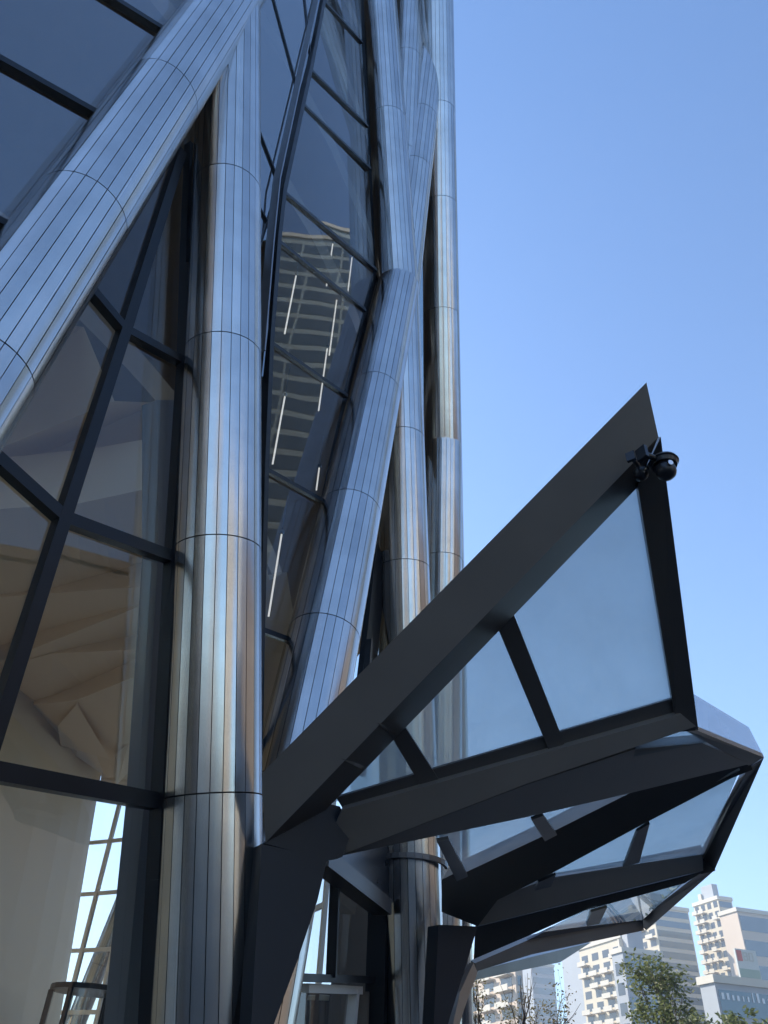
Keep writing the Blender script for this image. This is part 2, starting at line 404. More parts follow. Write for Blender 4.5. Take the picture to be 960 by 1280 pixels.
b = MB(); ring(b, 2, 27.4+1.2, 92, 93, 72); b.build('roof', M['dark_floor'], tower, fix=False)
# dark glazing of everything outside the traced bays
def wall_ring(z0, z1, a0, a1, n, off, m, name):
    b = MB()
    for i in range(n):
        t0 = a0+(a1-a0)*i/n; t1 = a0+(a1-a0)*(i+1)/n
        g = lambda t, z, o=0: (CEN.x+(rad(z)+off+o)*math.cos(t), CEN.y+(rad(z)+off+o)*math.sin(t), z)
        b.poly([g(t0,z0), g(t1,z0), g(t1,z1), g(t0,z1)])
    return b.build(name, m, tower, fix=False)
th1 = theta(NODE1)
for k in range(27):
    a0 = th1 + 0.4*step + k*step
    traced = k in (0, 25, 26) 
    if k not in (0, 1, 25, 26):
        wall_ring(0.02, 17.3, a0, a0+step, 3, -0.4, M['glass'], 'lobby_glazing')
    z0 = 17.3 if k not in (0, 1, 25, 26) else 32.0
    wall_ring(z0, 92, a0, a0+step, 2, -0.4, M['glass_dark'], 'tower_glazing')
# white steel grid of the far lobby glazing
b = MB()
for k in range(3, 24):
    for q in range(3):
        t = th1 + 0.4*step + k*step + q*step/3
        g = lambda z: Vector((CEN.x+(27.2)*math.cos(t), CEN.y+(27.2)*math.sin(t), z))
        b.bar(g(0.05), g(17.3), .22, .16, (math.cos(t), math.sin(t), 0))
for z in (2.9, 5.6, 8.3, 11.0, 13.7, 16.4):
    for i in range(126):
        t = th1+0.4*step+3*step + (21*step)*i/126; t2 = th1+0.4*step+3*step + (21*step)*(i+1)/126
        g = lambda t: Vector((CEN.x+27.22*math.cos(t), CEN.y+27.22*math.sin(t), z))
        b.bar(g(t), g(t2), .14, .18)
b.build('lobby_mullion_grid', M['white_steel'], tower)

# ------------------------------------------------------------------ traced glass bays of the near facade
GO = -0.36
PR = random.Random(12)
def pane(pxs, off=GO, m='glass', name='window_pane', offs=None):
    pts = [cyl(x, y, (offs[i] if offs else off)) for i, (x, y) in enumerate(pxs)]
    c = sum(pts, Vector())/len(pts); n = Vector()
    for i in range(len(pts)): n += (pts[i]-c).cross(pts[(i+1) % len(pts)]-c)
    n.normalize(); pts = [p - n*n.dot(p-c) for p in pts]
    t1 = n.orthogonal().normalized(); t2 = n.cross(t1); g1, g2 = PR.uniform(-.006,.006), PR.uniform(-.006,.006)
    pts = [p + n*((p-c).dot(t1)*g1 + (p-c).dot(t2)*g2) for p in pts]
    b = MB(); b.plate(pts, 0.024); return b.build(name, M[m], tower)
def mullion(pxs, wid=0.10, dep=0.12, off=GO+0.02, m='mullion', name='mullion'):
    pts = [cyl(x, y, off) for x, y in pxs]; b = MB()
    for p, q in zip(pts, pts[1:]):
        mid = (p+q)/2; h = Vector((mid.x-CEN.x, mid.y-CEN.y, 0)).normalized()
        b.bar(p, q, wid, dep, h)
    return b.build(name, M[m], tower)
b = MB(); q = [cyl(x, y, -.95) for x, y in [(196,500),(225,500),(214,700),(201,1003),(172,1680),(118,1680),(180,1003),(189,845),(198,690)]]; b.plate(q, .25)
b.build('column_reflection', simple('column_reflection_grey', (0.20, 0.20, 0.20), .5, 0, .08, .8), tower)  # grey plate painted as the near column's reflection in the glass
# bay between the left diagonal and the near column
pane([(180,130),(222,200),(155,413),(60,300)])
pane([(222,200),(240,150),(234,453),(155,413)])
pane([(60,300),(155,413),(78,648),(-70,515)])
pane([(155,413),(234,456),(220,699),(78,648)])
pane([(-70,515),(78,648),(-22,958),(-170,930)])
pane([(78,648),(220,699),(206,1003),(-22,958)])
pane([(-22,958),(206,1003),(173,1680),(-255,1680)])
pane([(-170,930),(-22,958),(-255,1680),(-430,1680)])
mullion([(226,190),(155,413),(78,648),(0,892),(-22,960),(-255,1680)], .13)
mullion([(70,312),(155,413),(232,455)], .11)
mullion([(-70,515),(78,648),(216,698)], .13)
mullion([(-160,933),(-22,962),(200,1003)], .15)
mullion([(236,180),(231,300),(227,453),(212,697),(196,1003),(161,1680)], .06, .12)
mullion([(232,330),(222,600),(208,800),(192,1100),(166,1680)], .03, .14, GO+.06)
# upper left bay
UP = [(330,-130),(213,45),(133,150),(20,290),(-60,400)]
pane([(330,-130),(213,45),(0,-87),(60,-220)], m='glass_sky')
pane([(213,45),(133,150),(-70,38),(0,-87)], m='glass_sky')
pane([(133,150),(20,290),(-120,218),(-70,38)], m='glass_sky')
pane([(20,290),(-70,405),(-180,330),(-120,218)], m='glass_sky')
mullion([(0,-87),(213,45)], .09); mullion([(-70,38),(135,152)], .09); mullion([(-120,218),(24,292)], .09)
mullion([(256,-12),(213,45),(133,150),(20,290),(-70,405)], .05, .3, GO+.1, 'trim')
# strip between the near column and the middle column
S = [(403,0),(386,86),(376,129),(352,239),(345,300),(335,427),(328,585),(322,786),(318,960)]
T = [(452,53),(459,158),(462,211),(470,338),(456,388),(433,495),(404,627),(366,802),(334,975)]
pane([(420,-90),(452,-30),(452,53),(403,0)], m='glass_dark')
for i in range(len(S)-1): pane([S[i], T[i], T[i+1], S[i+1]], m='glass_dark' if i < 3 else 'glass')
for s, t in zip(S[:-1], T[:-1]): mullion([s, t], .07, .07)
mullion([(420,-90)]+S, .10, .16); mullion([(413,-90),(395,0),(346,225),(338,300),(326,440)], .03, .16, GO+.05, 'trim')
mullion([(452,-60),(455,60),(461,158),(464,211),(471,336),(458,386),(434,493),(406,625),(367,800),(335,970)], .10, .1, -.5)
# narrow outward turned glass beside the near column
TA, TB, TC = cyl(408,-60,GO-.02), cyl(345,300,GO-.02), cyl(322,100,-.75)
def tpane(pxs, A, B, C, m='glass_mirror'):
    b = MB(); b.plate([onplane(x, y, A, B, C) for x, y in pxs], .024); return b.build('window_pane', M[m], tower)
tpane([(300,-90),(418,-90),(352,237),(345,300),(300,300)], TA, TB, TC)
TD = cyl(322,380,-.7)
tpane([(300,302),(345,302),(327,470),(300,470)], TB, cyl(327,440,GO-.02), TD)
for p, q in (((336,-20),(374,122)), ((372,-80),(388,75)), ((318,150),(352,240)), ((318,250),(345,300)), ((345,240),(318,330))):
    b = MB(); nn = (TB-TA).cross(TC-TA).normalized(); nn = nn if nn.dot(TA-EYE) < 0 else -nn
    b.bar(onplane(*p, TA, TB, TC)+nn*.02, onplane(*q, TA, TB, TC)+nn*.02, .03, .04, nn); b.build('mullion', M['mullion'], tower)
# slots beside the far columns
pane([(486,560),(520,560),(520,1000),(440,1000)], m='glass_dark', off=-.5)
b = MB(); b.plate([P(515,285,23.4), P(545,285,23.4), P(545,760,20.6), P(515,760,20.6)], .03); b.build('window_pane', M['glass_dark'], tower)
b = MB(); b.bar(P(531,285,23.1), P(532,760,20.4), .06, .08); b.build('mullion', M['mullion'], tower)
mullion([(474,690),(463,800),(446,960)], .62, .1, -.42); mullion([(462,800),(454,900)], .08, .1, -.3)


# ------------------------------------------------------------------ entrance canopy: folded steel and fritted glass
canopy = empty('entrance_canopy', (0, 0, 0), 'folded dark steel and glass entrance canopy jutting out from the foot of the tower', 'canopy')
def cpl(name, pts3, t=0.16, m='canopy_steel', away=True):
    b = MB(); b.plate(pts3, t, away); return b.build(name, M[m], canopy)
def interp(px, a, da, c, dc):
    """depth along a member whose ends are seen at a and c; sizes shrink evenly with distance"""
    ax = Vector(a); cx = Vector(c); d = cx-ax; t = max(-.1, min(1.1, (Vector(px)-ax).dot(d)/d.length_squared))
    return 1/((1-t)/da + t/dc)
def member(name, pxs, a, da, c, dc, t=.18, m='canopy_steel'):
    return cpl(name, [P(x, y, interp((x, y), a, da, c, dc)) for x, y in pxs], t, m)
# big front ridge beam: side face in plain steel, soffit shade painted in as a darker colour, a closed box
def box_beam(name, a0, b0, c0, a1, b1, c1, d0, d1, k):
    q0 = [P(*a0, d0), P(*b0, d0), P(*c0, d0*k)]; q0.append(q0[0]+q0[2]-q0[1])
    q1 = [P(*a1, d1), P(*b1, d1), P(*c1, d1*k)]; q1.append(q1[0]+q1[2]-q1[1])
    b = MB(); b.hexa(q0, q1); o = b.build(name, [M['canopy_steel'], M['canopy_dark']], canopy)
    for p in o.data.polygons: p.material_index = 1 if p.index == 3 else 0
    return o
RA, DA = (412, 1052), 7.75
SA, SB, SC = P(332,1053,7.2), P(408,1012,7.2*1.06), P(823,546,7.0)
box_beam('ridge_beam', (327,967), (332,1053), (408,1012), (808,478), (823,546), (797,609), 7.2, 7.0, 1.06)
for q in ([(471,903),(478,905),(494,917),(490,920)], [(426,948),(440,951),(456,958),(452,961)]):
    b = MB(); b.plate([onplane(x, y, SA, SB, SC) for x, y in q], .006, away=False); b.build('seam_strip', M['mirror'], canopy)
PA, PB, PC = P(412,1030,7.9), P(798,606,7.45), P(860,893,7.6)
def onA(x, y): return onplane(x, y, PA, PB, PC)
# edge beam at the front rim
b = MB(); q0 = [P(826,546,7.05), P(797,607,7.3)]; q1 = [P(873,913,7.55), P(847,915,7.6)]
out0 = -(ray(826,560).normalized())*-.22 + Vector((-.03,0,0))
b.hexa([q0[0], q0[1], q0[1]+out0, q0[0]+out0], [q1[0], q1[1], q1[1]+out0*.8, q1[0]+out0*.8]); b.build('rim_beam', M['canopy_dark'], canopy)
def glasspane(pxs, A, B, C, name='glass_pane'):
    b = MB(); b.plate([onplane(x, y, A, B, C) for x, y in pxs], .02); return b.build(name, M['canopy_glass'], canopy)
def purlin(pxs, A, B, C, t=.2, m='canopy_dark', name='purlin'):
    b = MB(); b.plate([onplane(x, y, A, B, C) for x, y in pxs], .035, away=False); return b.build(name, M[m], canopy)
UPA = Vector((0, 0, .05))
A3 = (PA+UPA, PB+UPA, PC+UPA)
glasspane([(640,760),(799,600),(846,878),(700,922)], *A3); glasspane([(500,905),(630,782),(686,930),(540,975)], *A3); glasspane([(415,1003),(495,915),(532,978)], *A3)
purlin([(623,787),(642,767),(705,928),(686,938)], PA, PB, PC, .16)
purlin([(491,922),(507,908),(550,975),(529,985)], PA, PB, PC, .16)
# thin black frame under the pane edge, then the deep valley beam
member('pane_frame', [(420,997),(842,873),(847,893),(430,1013)], RA, 7.85, (860,890), 7.62, .05, 'canopy_dark')
member('valley_beam', [(428,1012),(660,947),(852,893),(870,908),(660,979),(420,1071),(410,1048)], RA, 7.75, (868,900), 7.5, .16)
P1R, P1E, P2E = P(424,1069,7.8), P(868,905,7.55), P(943,952,8.5)
b = MB(); b.plate([onplane(x, y, P1R, P1E, P2E) for x, y in [(420,1071),(660,980),(795,936),(878,929),(937,955),(764,997),(660,1021)]], .1)
b.build('fold_beam', M['canopy_steel'], canopy)
glasspane([(792,946),(795,932),(868,908),(884,928)], P1R, P1E, P2E)
# mirror bright rim fascia
M['upstand'] = glass('rim_glass', (0.88, 0.93, 0.97), 0.02, 1.25, 0.01, milk=.3, milkcol=(.8,.8,.88))
b = MB(); q = [P(868,868,7.55), P(936,909,8.35), P(955,946,8.5), P(872,913,7.55)]; b.plate(q, .03); b.build('rim_fascia', M['upstand'], canopy)
b = MB(); q = [P(871,913,7.54), P(955,947,8.49), P(936,957,8.55), P(858,914,7.65)]; b.plate(q, .05); b.build('rim_soffit', M['canopy_steel'], canopy)
# second fold
R3, D3r = (565,1130), 11.0
P3R = P(565,1130,11.0); P2E2 = P(940,955,8.6)
A23 = (P1R, P3R, P2E2)
glasspane([(545,1045),(764,990),(800,985),(690,1040),(572,1095)], *A23)
purlin([(545,1048),(560,1045),(584,1092),(570,1098)], *A23); purlin([(663,1021),(678,1016),(695,1040),(680,1048)], *A23)
member('ridge_beam', [(552,1140),(552,1100),(575,1088),(672,1043),(764,997),(937,954),(941,962),(914,973),(810,1027),(689,1092),(622,1125),(597,1158)], R3, 11.0, (940,955), 8.62, .3, 'canopy_dark')
P4E = P(880,1078,11.2); P4R = P(590,1150,11.6)
A34 = (P4R, P2E2, P4E)
glasspane([(680,1095),(800,1028),(925,962),(880,1068),(795,1080)], *A34)
purlin([(795,1036),(811,1026),(798,1075),(778,1081)], *A34, .25); purlin([(672,1100),(694,1090),(688,1105),(668,1110)], *A34, .25)
member('pane_frame', [(655,1101),(783,1077),(877,1058),(878,1068),(689,1098)], (600,1120), 11.7, (880,1068), 11.2, .05, 'canopy_dark')
member('valley_beam', [(610,1130),(640,1115),(689,1097),(878,1067),(879,1088),(595,1158),(600,1140)], R3, 11.2, (880,1080), 11.1, .12)
# rim of the second fold
b = MB(); q0 = [P(955,947,8.5), P(933,962,8.7)]; q1 = [P(893,1088,11.1), P(877,1070,11.2)]; o2 = ray(920,1010).normalized()*.25 + Vector((-.05,0,.0))
b.hexa([q0[0], q0[1], q0[1]+o2, q0[0]+o2], [q1[0], q1[1], q1[1]+o2, q1[0]+o2]); b.build('rim_beam', M['canopy_dark'], canopy)
b = MB(); b.plate([P(933,963,8.75), P(924,970,8.85), P(876,1063,11.25), P(881,1070,11.2)], .05, False); b.build('pane_frame', M['canopy_steel'], canopy)
cpl('rim_joint', [P(870,1060,11.3), P(884,1064,11.2), P(893,1089,11.1), P(876,1093,11.2)], .06, 'canopy_dark')
# third fold
member('ridge_beam', [(594,1159),(765,1117),(880,1089),(856,1104),(731,1138),(660,1170),(592,1199)], (594,1180), 11.9, (880,1090), 11.1, .2, 'canopy_dark')
P5R, P5E, P6E = P(594,1190,12.2), P(880,1090,11.2), P(803,1160,15.0)
A45 = (P5R, P5E, P6E)
glasspane([(680,1165),(735,1137),(856,1102),(803,1150),(715,1160)], *A45)
purlin([(738,1137),(758,1131),(748,1152),(733,1155)], *A45, .25)
member('pane_frame', [(690,1160),(800,1141),(803,1150),(660,1175)], (600,1190), 12.6, (803,1150), 14.8, .05, 'canopy_dark')
member('valley_beam', [(594,1204),(667,1172),(735,1155),(803,1147),(805,1163),(665,1193),(596,1214)], (594,1205), 12.6, (803,1160), 14.8, .12)
b = MB(); q0 = [P(893,1088,11.1), P(872,1093,11.4)]; q1 = [P(808,1163,15.0), P(796,1152,15.2)]
b.hexa([q0[0], q0[1], q0[1]+o2, q0[0]+o2], [q1[0], q1[1], q1[1]+o2, q1[0]+o2]); b.build('rim_beam', M['canopy_dark'], canopy)
# fourth fold, far away
member('ridge_beam', [(596,1213),(739,1178),(700,1203),(690,1205),(594,1225)], (595,1215), 13.4, (739,1180), 19.0, .2, 'canopy_dark')
# dark bracket plates that carry the canopy
def bracket(pxs, d0, t=.22, m='bracket_steel'):
    b = MB(); b.plate([P(x, y, d0(x, y)) for x, y in pxs], t); return b.build('bracket_plate', M[m], canopy)
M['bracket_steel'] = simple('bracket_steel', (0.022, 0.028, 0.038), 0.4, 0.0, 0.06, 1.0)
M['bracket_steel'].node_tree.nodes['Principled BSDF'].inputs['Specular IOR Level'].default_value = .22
def foot(px_top, d):  # depth of points standing below a point at distance d on a vertical plane facing the eye sideways
    p = P(*px_top, d); n = Vector((p.x-CEN.x, p.y-CEN.y, 0)).normalized(); n = (n + Vector((0,-.9,0))).normalized()
    return lambda x, y: (p-EYE).dot(n)/ray(x, y).dot(n)
f1 = foot((370,1062), 7.35)
bracket([(327,1055),(409,1073),(397,1125),(372,1200),(338,1292),(318,1350),(310,1350)], f1)
bracket([(425,1008),(440,1040),(428,1071),(409,1075),(330,1054),(350,1036),(408,1004)], f1, .1)
f2 = foot((575,1156), 11.0)
bracket([(548,1156),(597,1158),(583,1205),(556,1292),(545,1325),(540,1325)], f2)
f3 = foot((590,1215), 12.2)
bracket([(592,1203),(597,1216),(580,1262),(566,1310),(560,1310),(575,1240)], f3, .1, 'canopy_steel')
# curved collar where the column passes the canopy, and the soffit beam over the doors
b = MB(); cc = cyl(512, 1082, 0); 
for i in range(14):
    t0 = -2.9+i*.2; t1 = t0+.2
    g = lambda t: cc + Vector((math.cos(t)*.6, math.sin(t)*.6, 0))
    b.bar(g(t0), g(t1), .05, .08)
b.build('column_collar', M['canopy_dark'], canopy)
M['soffit'] = simple('soffit_panel', (0.10, 0.105, 0.12), 0.3, 0.7)
b = MB(); b.plate([cyl(x, y, -.25) for x, y in [(418,1062),(492,1040),(490,1128),(470,1128),(424,1078)]], .05); b.build('soffit_panel', M['soffit'], tower)
b = MB(); b.bar(cyl(398,1072,-.3), cyl(478,1134,-.3), .3, .22); b.build('door_head', M['canopy_dark'], tower)

# windows and doors under the canopy
pane([(378,1085),(425,1085),(480,1135),(478,1222),(360,1222)], off=-.55)
pane([(360,1222),(478,1222),(462,1680),(262,1680)], off=-.55)
mullion([(419,1098),(414,1222)], .05, .14, -.5, 'mullion'); mullion([(474,1130),(458,1680)], .22, .3, -.45); mullion([(370,1222),(478,1225)], .09, .16, -.5)
mullion([(380,1235),(448,1238)], .1, .14, -.6, 'white_steel'); mullion([(443,1238),(400,1680)], .09, .14, -.6, 'white_steel')
mullion([(456,1240),(430,1680)], .12, .14, -.6, 'dark_floor')

b = MB(); b.plate([P(x, y, 14.5) for x, y in [(424,1090),(500,1090)]]+[Vector((q.x,q.y,.03)) for q in (P(500,1090,14.5),P(424,1090,14.5))], .15); b.build('dark_reflection_panel', simple('reflection_brown', (.20,.17,.14), .5), tower)  # brown panel added to stand in for the dark reflection on the right
b = MB(); b.plate([P(x, y, 14.0) for x, y in [(330,1236),(500,1240)]]+[Vector((q.x,q.y,.03)) for q in (P(500,1240,14),P(330,1236,14))], .1); b.build('inner_lobby_door', simple('inner_door_brown', (.09,.075,.065), .5), tower)
for q in ([(385,1245),(394,1245),(392,1278),(378,1276)], [(399,1244),(412,1245),(407,1277),(396,1277)]):
    b = MB(); b.plate([P(x, y, 13.9) for x, y in q], .03); b.build('door_light', simple('door_frosted', (.8,.78,.66), .5), tower)
# ------------------------------------------------------------------ cameras on the canopy tip
def security_camera(p, s, yaw, label, hood=True):
    r = empty('security_camera', p, label, 'camera')
    p = Vector(p); Mx = Matrix.Rotation(yaw, 3, 'Z'); L = lambda x, y, z: p + Mx @ Vector((x*s, y*s, z*s))
    b = MB(); b.tube([L(-.34,.0,.03), L(-.15,0,.05), L(0,0,.05)], .035*s, 10); b.box(L(-.34,0,.02), .05*s, .13*s, .16*s, yaw); b.build('mount_arm', M['lamp_black'], r)
    if hood:
        b = MB(); n = 20
        b.tube([L(0,0,.0), L(0,0,.045), L(0,0,.06), L(0,0,.09), L(0,0,.105)], [.135*s,.15*s,.165*s,.15*s,.06*s], 24); b.build('hood', M['lamp_black'], r, smooth=False)
    b = MB(); zs = [(.0,.105),(-.04,.112),(-.09,.112),(-.13,.098),(-.16,.07),(-.18,.03)]
    b.tube([L(0,0,z) for z, _ in zs], [q*s for _, q in zs], 20); d = b.build('dome', M['lamp_black'], r, smooth=True)
    b = MB(); b.tube([L(-.05,-.10,-.06), L(-.06,-.128,-.065)], .03*s, 12); b.build('lens', M['mirror'], r)
    return r
security_camera(P(831,583,6.85), .8, .5, 'hooded black dome camera sticking out past the tip of the canopy')
security_camera(P(800,588,6.95), .6, .9, 'smaller black camera tucked under the canopy beam beside the hooded dome', hood=False)

# ------------------------------------------------------------------ the city beyond
def azdir(x, y): r = ray(x, y); h = math.hypot(r.x, r.y); return Vector((r.x/h, r.y/h)), r.z/h
def cross_line(o, d, q, e):   # ray o+d*s meets line q+e*t (2D), returns t
    den = d.x*e.y - d.y*e.x
    return ((q.y-o.y)*d.x - (q.x-o.x)*d.y)/den
M['pale_wall'] = simple('pale_render', (0.58, 0.51, 0.39), 0.8, 0, .08, .1)
M['pink_wall'] = simple('pinkish_tile_wall', (0.56, 0.46, 0.37), 0.8, 0, .08, .1)
M['grey_wall'] = simple('grey_wall', (0.34, 0.36, 0.38), 0.7, 0, .08, .1)
M['brown_wall'] = simple('brown_granite', (0.16, 0.125, 0.10), 0.6, 0, .1, .1)
M['win'] = simple('far_window', (0.05, 0.06, 0.075), 0.15, 0.0, .2, .3)
M['band'] = simple('far_glass_band', (0.10, 0.15, 0.18), 0.12, 0.4, .25, .08)
M['slabw'] = simple('balcony_white', (0.58, 0.53, 0.44), 0.7, 0, .06, .3)
def block(name, label, cat, corner, u, v, lu, lv, h, wall, floor=2.9, balc=True, band=True, cols=3, group=None, roofbox=True, lit_win=True):
    """box building: near corner, left face along u, right face along v; openings, balconies and glass bands are parts"""
    r = empty(name, (corner.x, corner.y, 0), label, cat, group)
    c = Vector((corner.x, corner.y, 0)); u = Vector((u.x, u.y, 0)); v = Vector((v.x, v.y, 0)); up_ = Vector((0,0,1))
    b = MB(); q = [c, c+u*lu, c+u*lu+v*lv, c+v*lv]; b.hexa(q, [p+up_*h for p in q]); b.build('wall', M[wall], r)
    b = MB(); q2 = [c-u*.3-v*.3, c+u*(lu+.3)-v*.3, c+u*(lu+.3)+v*(lv+.3), c+v*(lv+.3)-u*.3]; b.hexa([p+up_*(h+.003) for p in q2], [p+up_*(h+1.1) for p in q2]); b.build('parapet', M['slabw'] if wall != 'brown_wall' else M[wall], r)
    if roofbox:
        b = MB(); a0 = c+u*lu*.25+v*lv*.25+up_*(h+1.103); q = [a0, a0+u*lu*.45, a0+u*lu*.45+v*lv*.4, a0+v*lv*.4]; b.hexa(q, [p+up_*4.5 for p in q]); b.build('plant_room', M['grey_wall'], r)
        b = MB(); a0 = c+u*lu*.7+v*lv*.15+up_*(h+1.103); q = [a0, a0+u*lu*.12, a0+u*lu*.12+v*lv*.5, a0+v*lv*.5]; b.hexa(q, [p+up_*2.4 for p in q]); b.build('water_tank', M['slabw'], r)
    nf = int(h/floor)
    while balc and nf*cols > 100: floor *= 1.04; nf = int(h/floor)
    if balc:
        cw = lu/cols
        # one window and one balcony, copied up the face
        b = MB(); a0 = c - v*.04 + u*cw*.2; q = [a0, a0+u*cw*.6, a0+u*cw*.6+v*.0+up_*floor*.62, a0+up_*floor*.62]; b.hexa(q, [p+v*.03 for p in q]); w0 = b.build('window', M['win'], r)
        b = MB(); a0 = c - v*1.5 + u*cw*.12
        q = [a0, a0+u*cw*.76, a0+u*cw*.76+v*1.45, a0+v*1.45]; b.hexa(q, [p+up_*.22 for p in q])
        q = [a0, a0+u*cw*.76, a0+u*cw*.76+v*.12, a0+v*.12]; b.hexa([p+up_*.223 for p in q], [p+up_*1.15 for p in q])
        bl0 = b.build('balcony', M['slabw'], r)
        first = True
        rr = random.Random(hash(name) % 1000 if False else len(label))
        for f in range(nf):
            for k in range(cols):
                for o, dz in ((w0, .9), (bl0, .0)):
                    if o is bl0 and rr.random() < .22 and not first: continue
                    p = o if first else o.copy()
                    if not first: COL.objects.link(p); p.parent = r
                    p.location = u*cw*k + up_*(f*floor+dz+.2)
                first = False
    if band:
        nb = min(nf, 48); fh = h/nb
        b = MB(); a0 = c + v*.4 - u*.06; q = [a0, a0+v*(lv-.8), a0+v*(lv-.8)+up_*fh*.62, a0+up_*fh*.62]; b.hexa(q, [p+u*.05 for p in q]); w0 = b.build('window_band', M['band'], r)
        for f in range(nb):
            p = w0 if f == 0 else w0.copy()
            if f: COL.objects.link(p); p.parent = r
            p.location = up_*(f*fh + fh*.22)
    return r
def seen_block(name, label, cat, xe, xl, xr, ytop, dist, wall, rot=17, **k):
    dd, el = azdir(xe, ytop); corner = dd*dist; h = 1.6 + el*dist
    a = R_(rot); v = Vector((math.cos(a), math.sin(a))); u = Vector((-math.sin(a), math.cos(a)))
    O = Vector((0, 0)); lu = abs(cross_line(O, azdir(xl, ytop)[0], corner, u)); lv = abs(cross_line(O, azdir(xr, ytop)[0], corner, v))
    return block(name, label, cat, corner, u, v, min(lu, 60), min(lv, 90), h, wall, **k)
seen_block('apartment_tower', 'pale sunlit apartment tower stacked with balconies, rising alone right of the canopy edge', 'building', 897, 865, 914, 1124, 300, 'pale_wall', cols=4)
seen_block('office_block', 'glass office block with a blank white side wall right of the balcony tower', 'building', 921, 898, 1010, 1139, 270, 'pink_wall', balc=False, floor=6, roofbox=False)
pav = seen_block('glass_showroom', 'low blue glass building with pale lettering along its top edge', 'building', 893, 874, 1030, 1228, 150, 'grey_wall', balc=False, floor=5.2, roofbox=False)
seen_block('apartment_tower', 'tall slab tower with balconies and shaded glass beside the far canopy rim', 'building', 816, 771, 859, 1134, 280, 'pale_wall', cols=4)
seen_block('office_block', 'short grey shaded block standing directly behind the green tree', 'building', 778, 764, 826, 1190, 215, 'grey_wall', cols=1, floor=4)
seen_block('apartment_tower', 'bright cream balcony tower left of the green tree', 'building', 776, 722, 790, 1172, 240, 'pale_wall', cols=4)
seen_block('apartment_tower', 'hazy grey tower half hidden behind the lowest canopy beam', 'building', 742, 700, 765, 1176, 380, 'grey_wall', balc=False, floor=4)
seen_block('apartment_tower', 'small distant grey blue tower seen between the bare trees', 'building', 664, 648, 692, 1206, 420, 'grey_wall', balc=False, floor=4)
seen_block('apartment_block', 'beige sunlit block behind the leftmost bare tree', 'building', 643, 580, 652, 1196, 190, 'pink_wall', cols=3)
# pale letters along the top of the showroom (too blurred in the picture to be read)
a = R_(17); vv = Vector((math.cos(a), math.sin(a), 0)); uu = Vector((-math.sin(a), math.cos(a), 0))
M['letter'] = simple('letter_white', (0.75, 0.77, 0.78), .5)
b = MB(); zt = 1.6 + azdir(893,1228)[1]*150 - 2.2; rr = random.Random(5)
for i in range(22):
    p = pav.location + vv*(1.0+i*.95) - uu*.12 + Vector((0,0,zt)); hh = rr.choice((.7,.7,.9,1.3))
    b.box(p+Vector((0,0,hh/2)), rr.choice((.2,.3,.42)), .1, hh, a)
b.build('lettering', M['letter'], pav)
# red and white billboard
dd, el = azdir(933, 1200); bp = dd*190
bb = empty('billboard', (bp.x, bp.y, 0), 'red and white billboard standing above the roof of the low glass building', 'billboard')
M['red'] = simple('sign_red', (0.50, 0.05, 0.04), .5); M['signwhite'] = simple('sign_white', (0.5, 0.5, 0.45), .5); M['green'] = simple('sign_green', (0.25, 0.33, 0.25), .6)
zc = 1.6+el*190
B3 = Vector((bp.x, bp.y, zc))
b = MB(); b.box(B3+Vector((0,0,-.8)), 5.0, .5, 5.2, a); b.build('board', M['signwhite'], bb)
b = MB(); b.box(B3-vv*1.7-uu*.28+Vector((0,0,.6)), 1.2, .05, 1.9, a); b.build('red_panel', M['red'], bb)
b = MB()
M['signtext'] = simple('sign_text', (0.42, 0.40, 0.33), .6)
for i in range(2):
    q = B3+vv*(-.3+i*1.35)-uu*.28+Vector((0,0,.55)); b.box(q-vv*.42, .2, .05, 1.5, a); b.box(q+vv*.42, .2, .05, 1.5, a)
    for dz in (-.66, .66, 0)[:3-i]: b.box(q+Vector((0,0,dz)), .63, .045, .2, a)
b.build('lettering', M['signtext'], bb)
b = MB(); b.box(B3-uu*.28+Vector((0,0,-2.4)), 4.8, .05, 1.5, a); b.build('lower_panel', M['green'], bb)
b = MB(); 
for i in (-2.2, 2.2): b.tube([B3+vv*i+Vector((0,0,-zc)), B3+vv*i+Vector((0,0,-4.3))], .25)
b.build('post', M['grey_wall'], bb)

# buildings to the right of and behind the camera, mirrored in the steel and the glass
def az_block(name, label, az0, az1, dist, h, wall, **k):
    A = Vector((math.sin(R_(az1)), math.cos(R_(az1))))*dist; B = Vector((math.sin(R_(az0)), math.cos(R_(az0))))*dist
    u = (B-A); lu = u.length; u.normalize(); v = Vector((u.y, -u.x))
    if v.dot(A) < 0: v = -v
    return block(name, label, 'building', A, u, v, lu, 24, h, wall, **k)
az_block('office_block', 'brown granite block across the plaza, mirrored in the tower glazing', 59, 104, 62, 40, 'brown_wall', floor=4.2, balc=False, band=False, roofbox=False)
M['green_wall'] = simple('pale_green_cladding', (0.30, 0.345, 0.335), .6, 0, .1, .1)
gt = az_block('glass_tower', 'tall green grey tower mirrored in the glass strip beside the middle column', 49, 65.5, 78, 132, 'green_wall', floor=4.5, balc=False, band=False)
A = Vector((math.sin(R_(65.5)), math.cos(R_(65.5)), 0))*78; B = Vector((math.sin(R_(49)), math.cos(R_(49)), 0))*78
u = (B-A); lu = u.length; u.normalize(); vq = Vector((u.y, -u.x, 0)); vq = vq if vq.dot(A) > 0 else -vq
w0 = None
for f in range(33):
    for k in range(3):
        if w0 is None:
            b = MB(); a0 = A - vq*.05 + u*.3; q = [a0, a0+u*(lu/3-.5), a0+u*(lu/3-.5)+Vector((0,0,2.7)), a0+Vector((0,0,2.7))]; b.hexa(q, [p+vq*.04 for p in q]); p = w0 = b.build('window_band', M['band'], gt)
        else: p = w0.copy(); COL.objects.link(p); p.parent = gt
        p.location = u*(lu/3)*k + Vector((0,0,f*3.95+1))

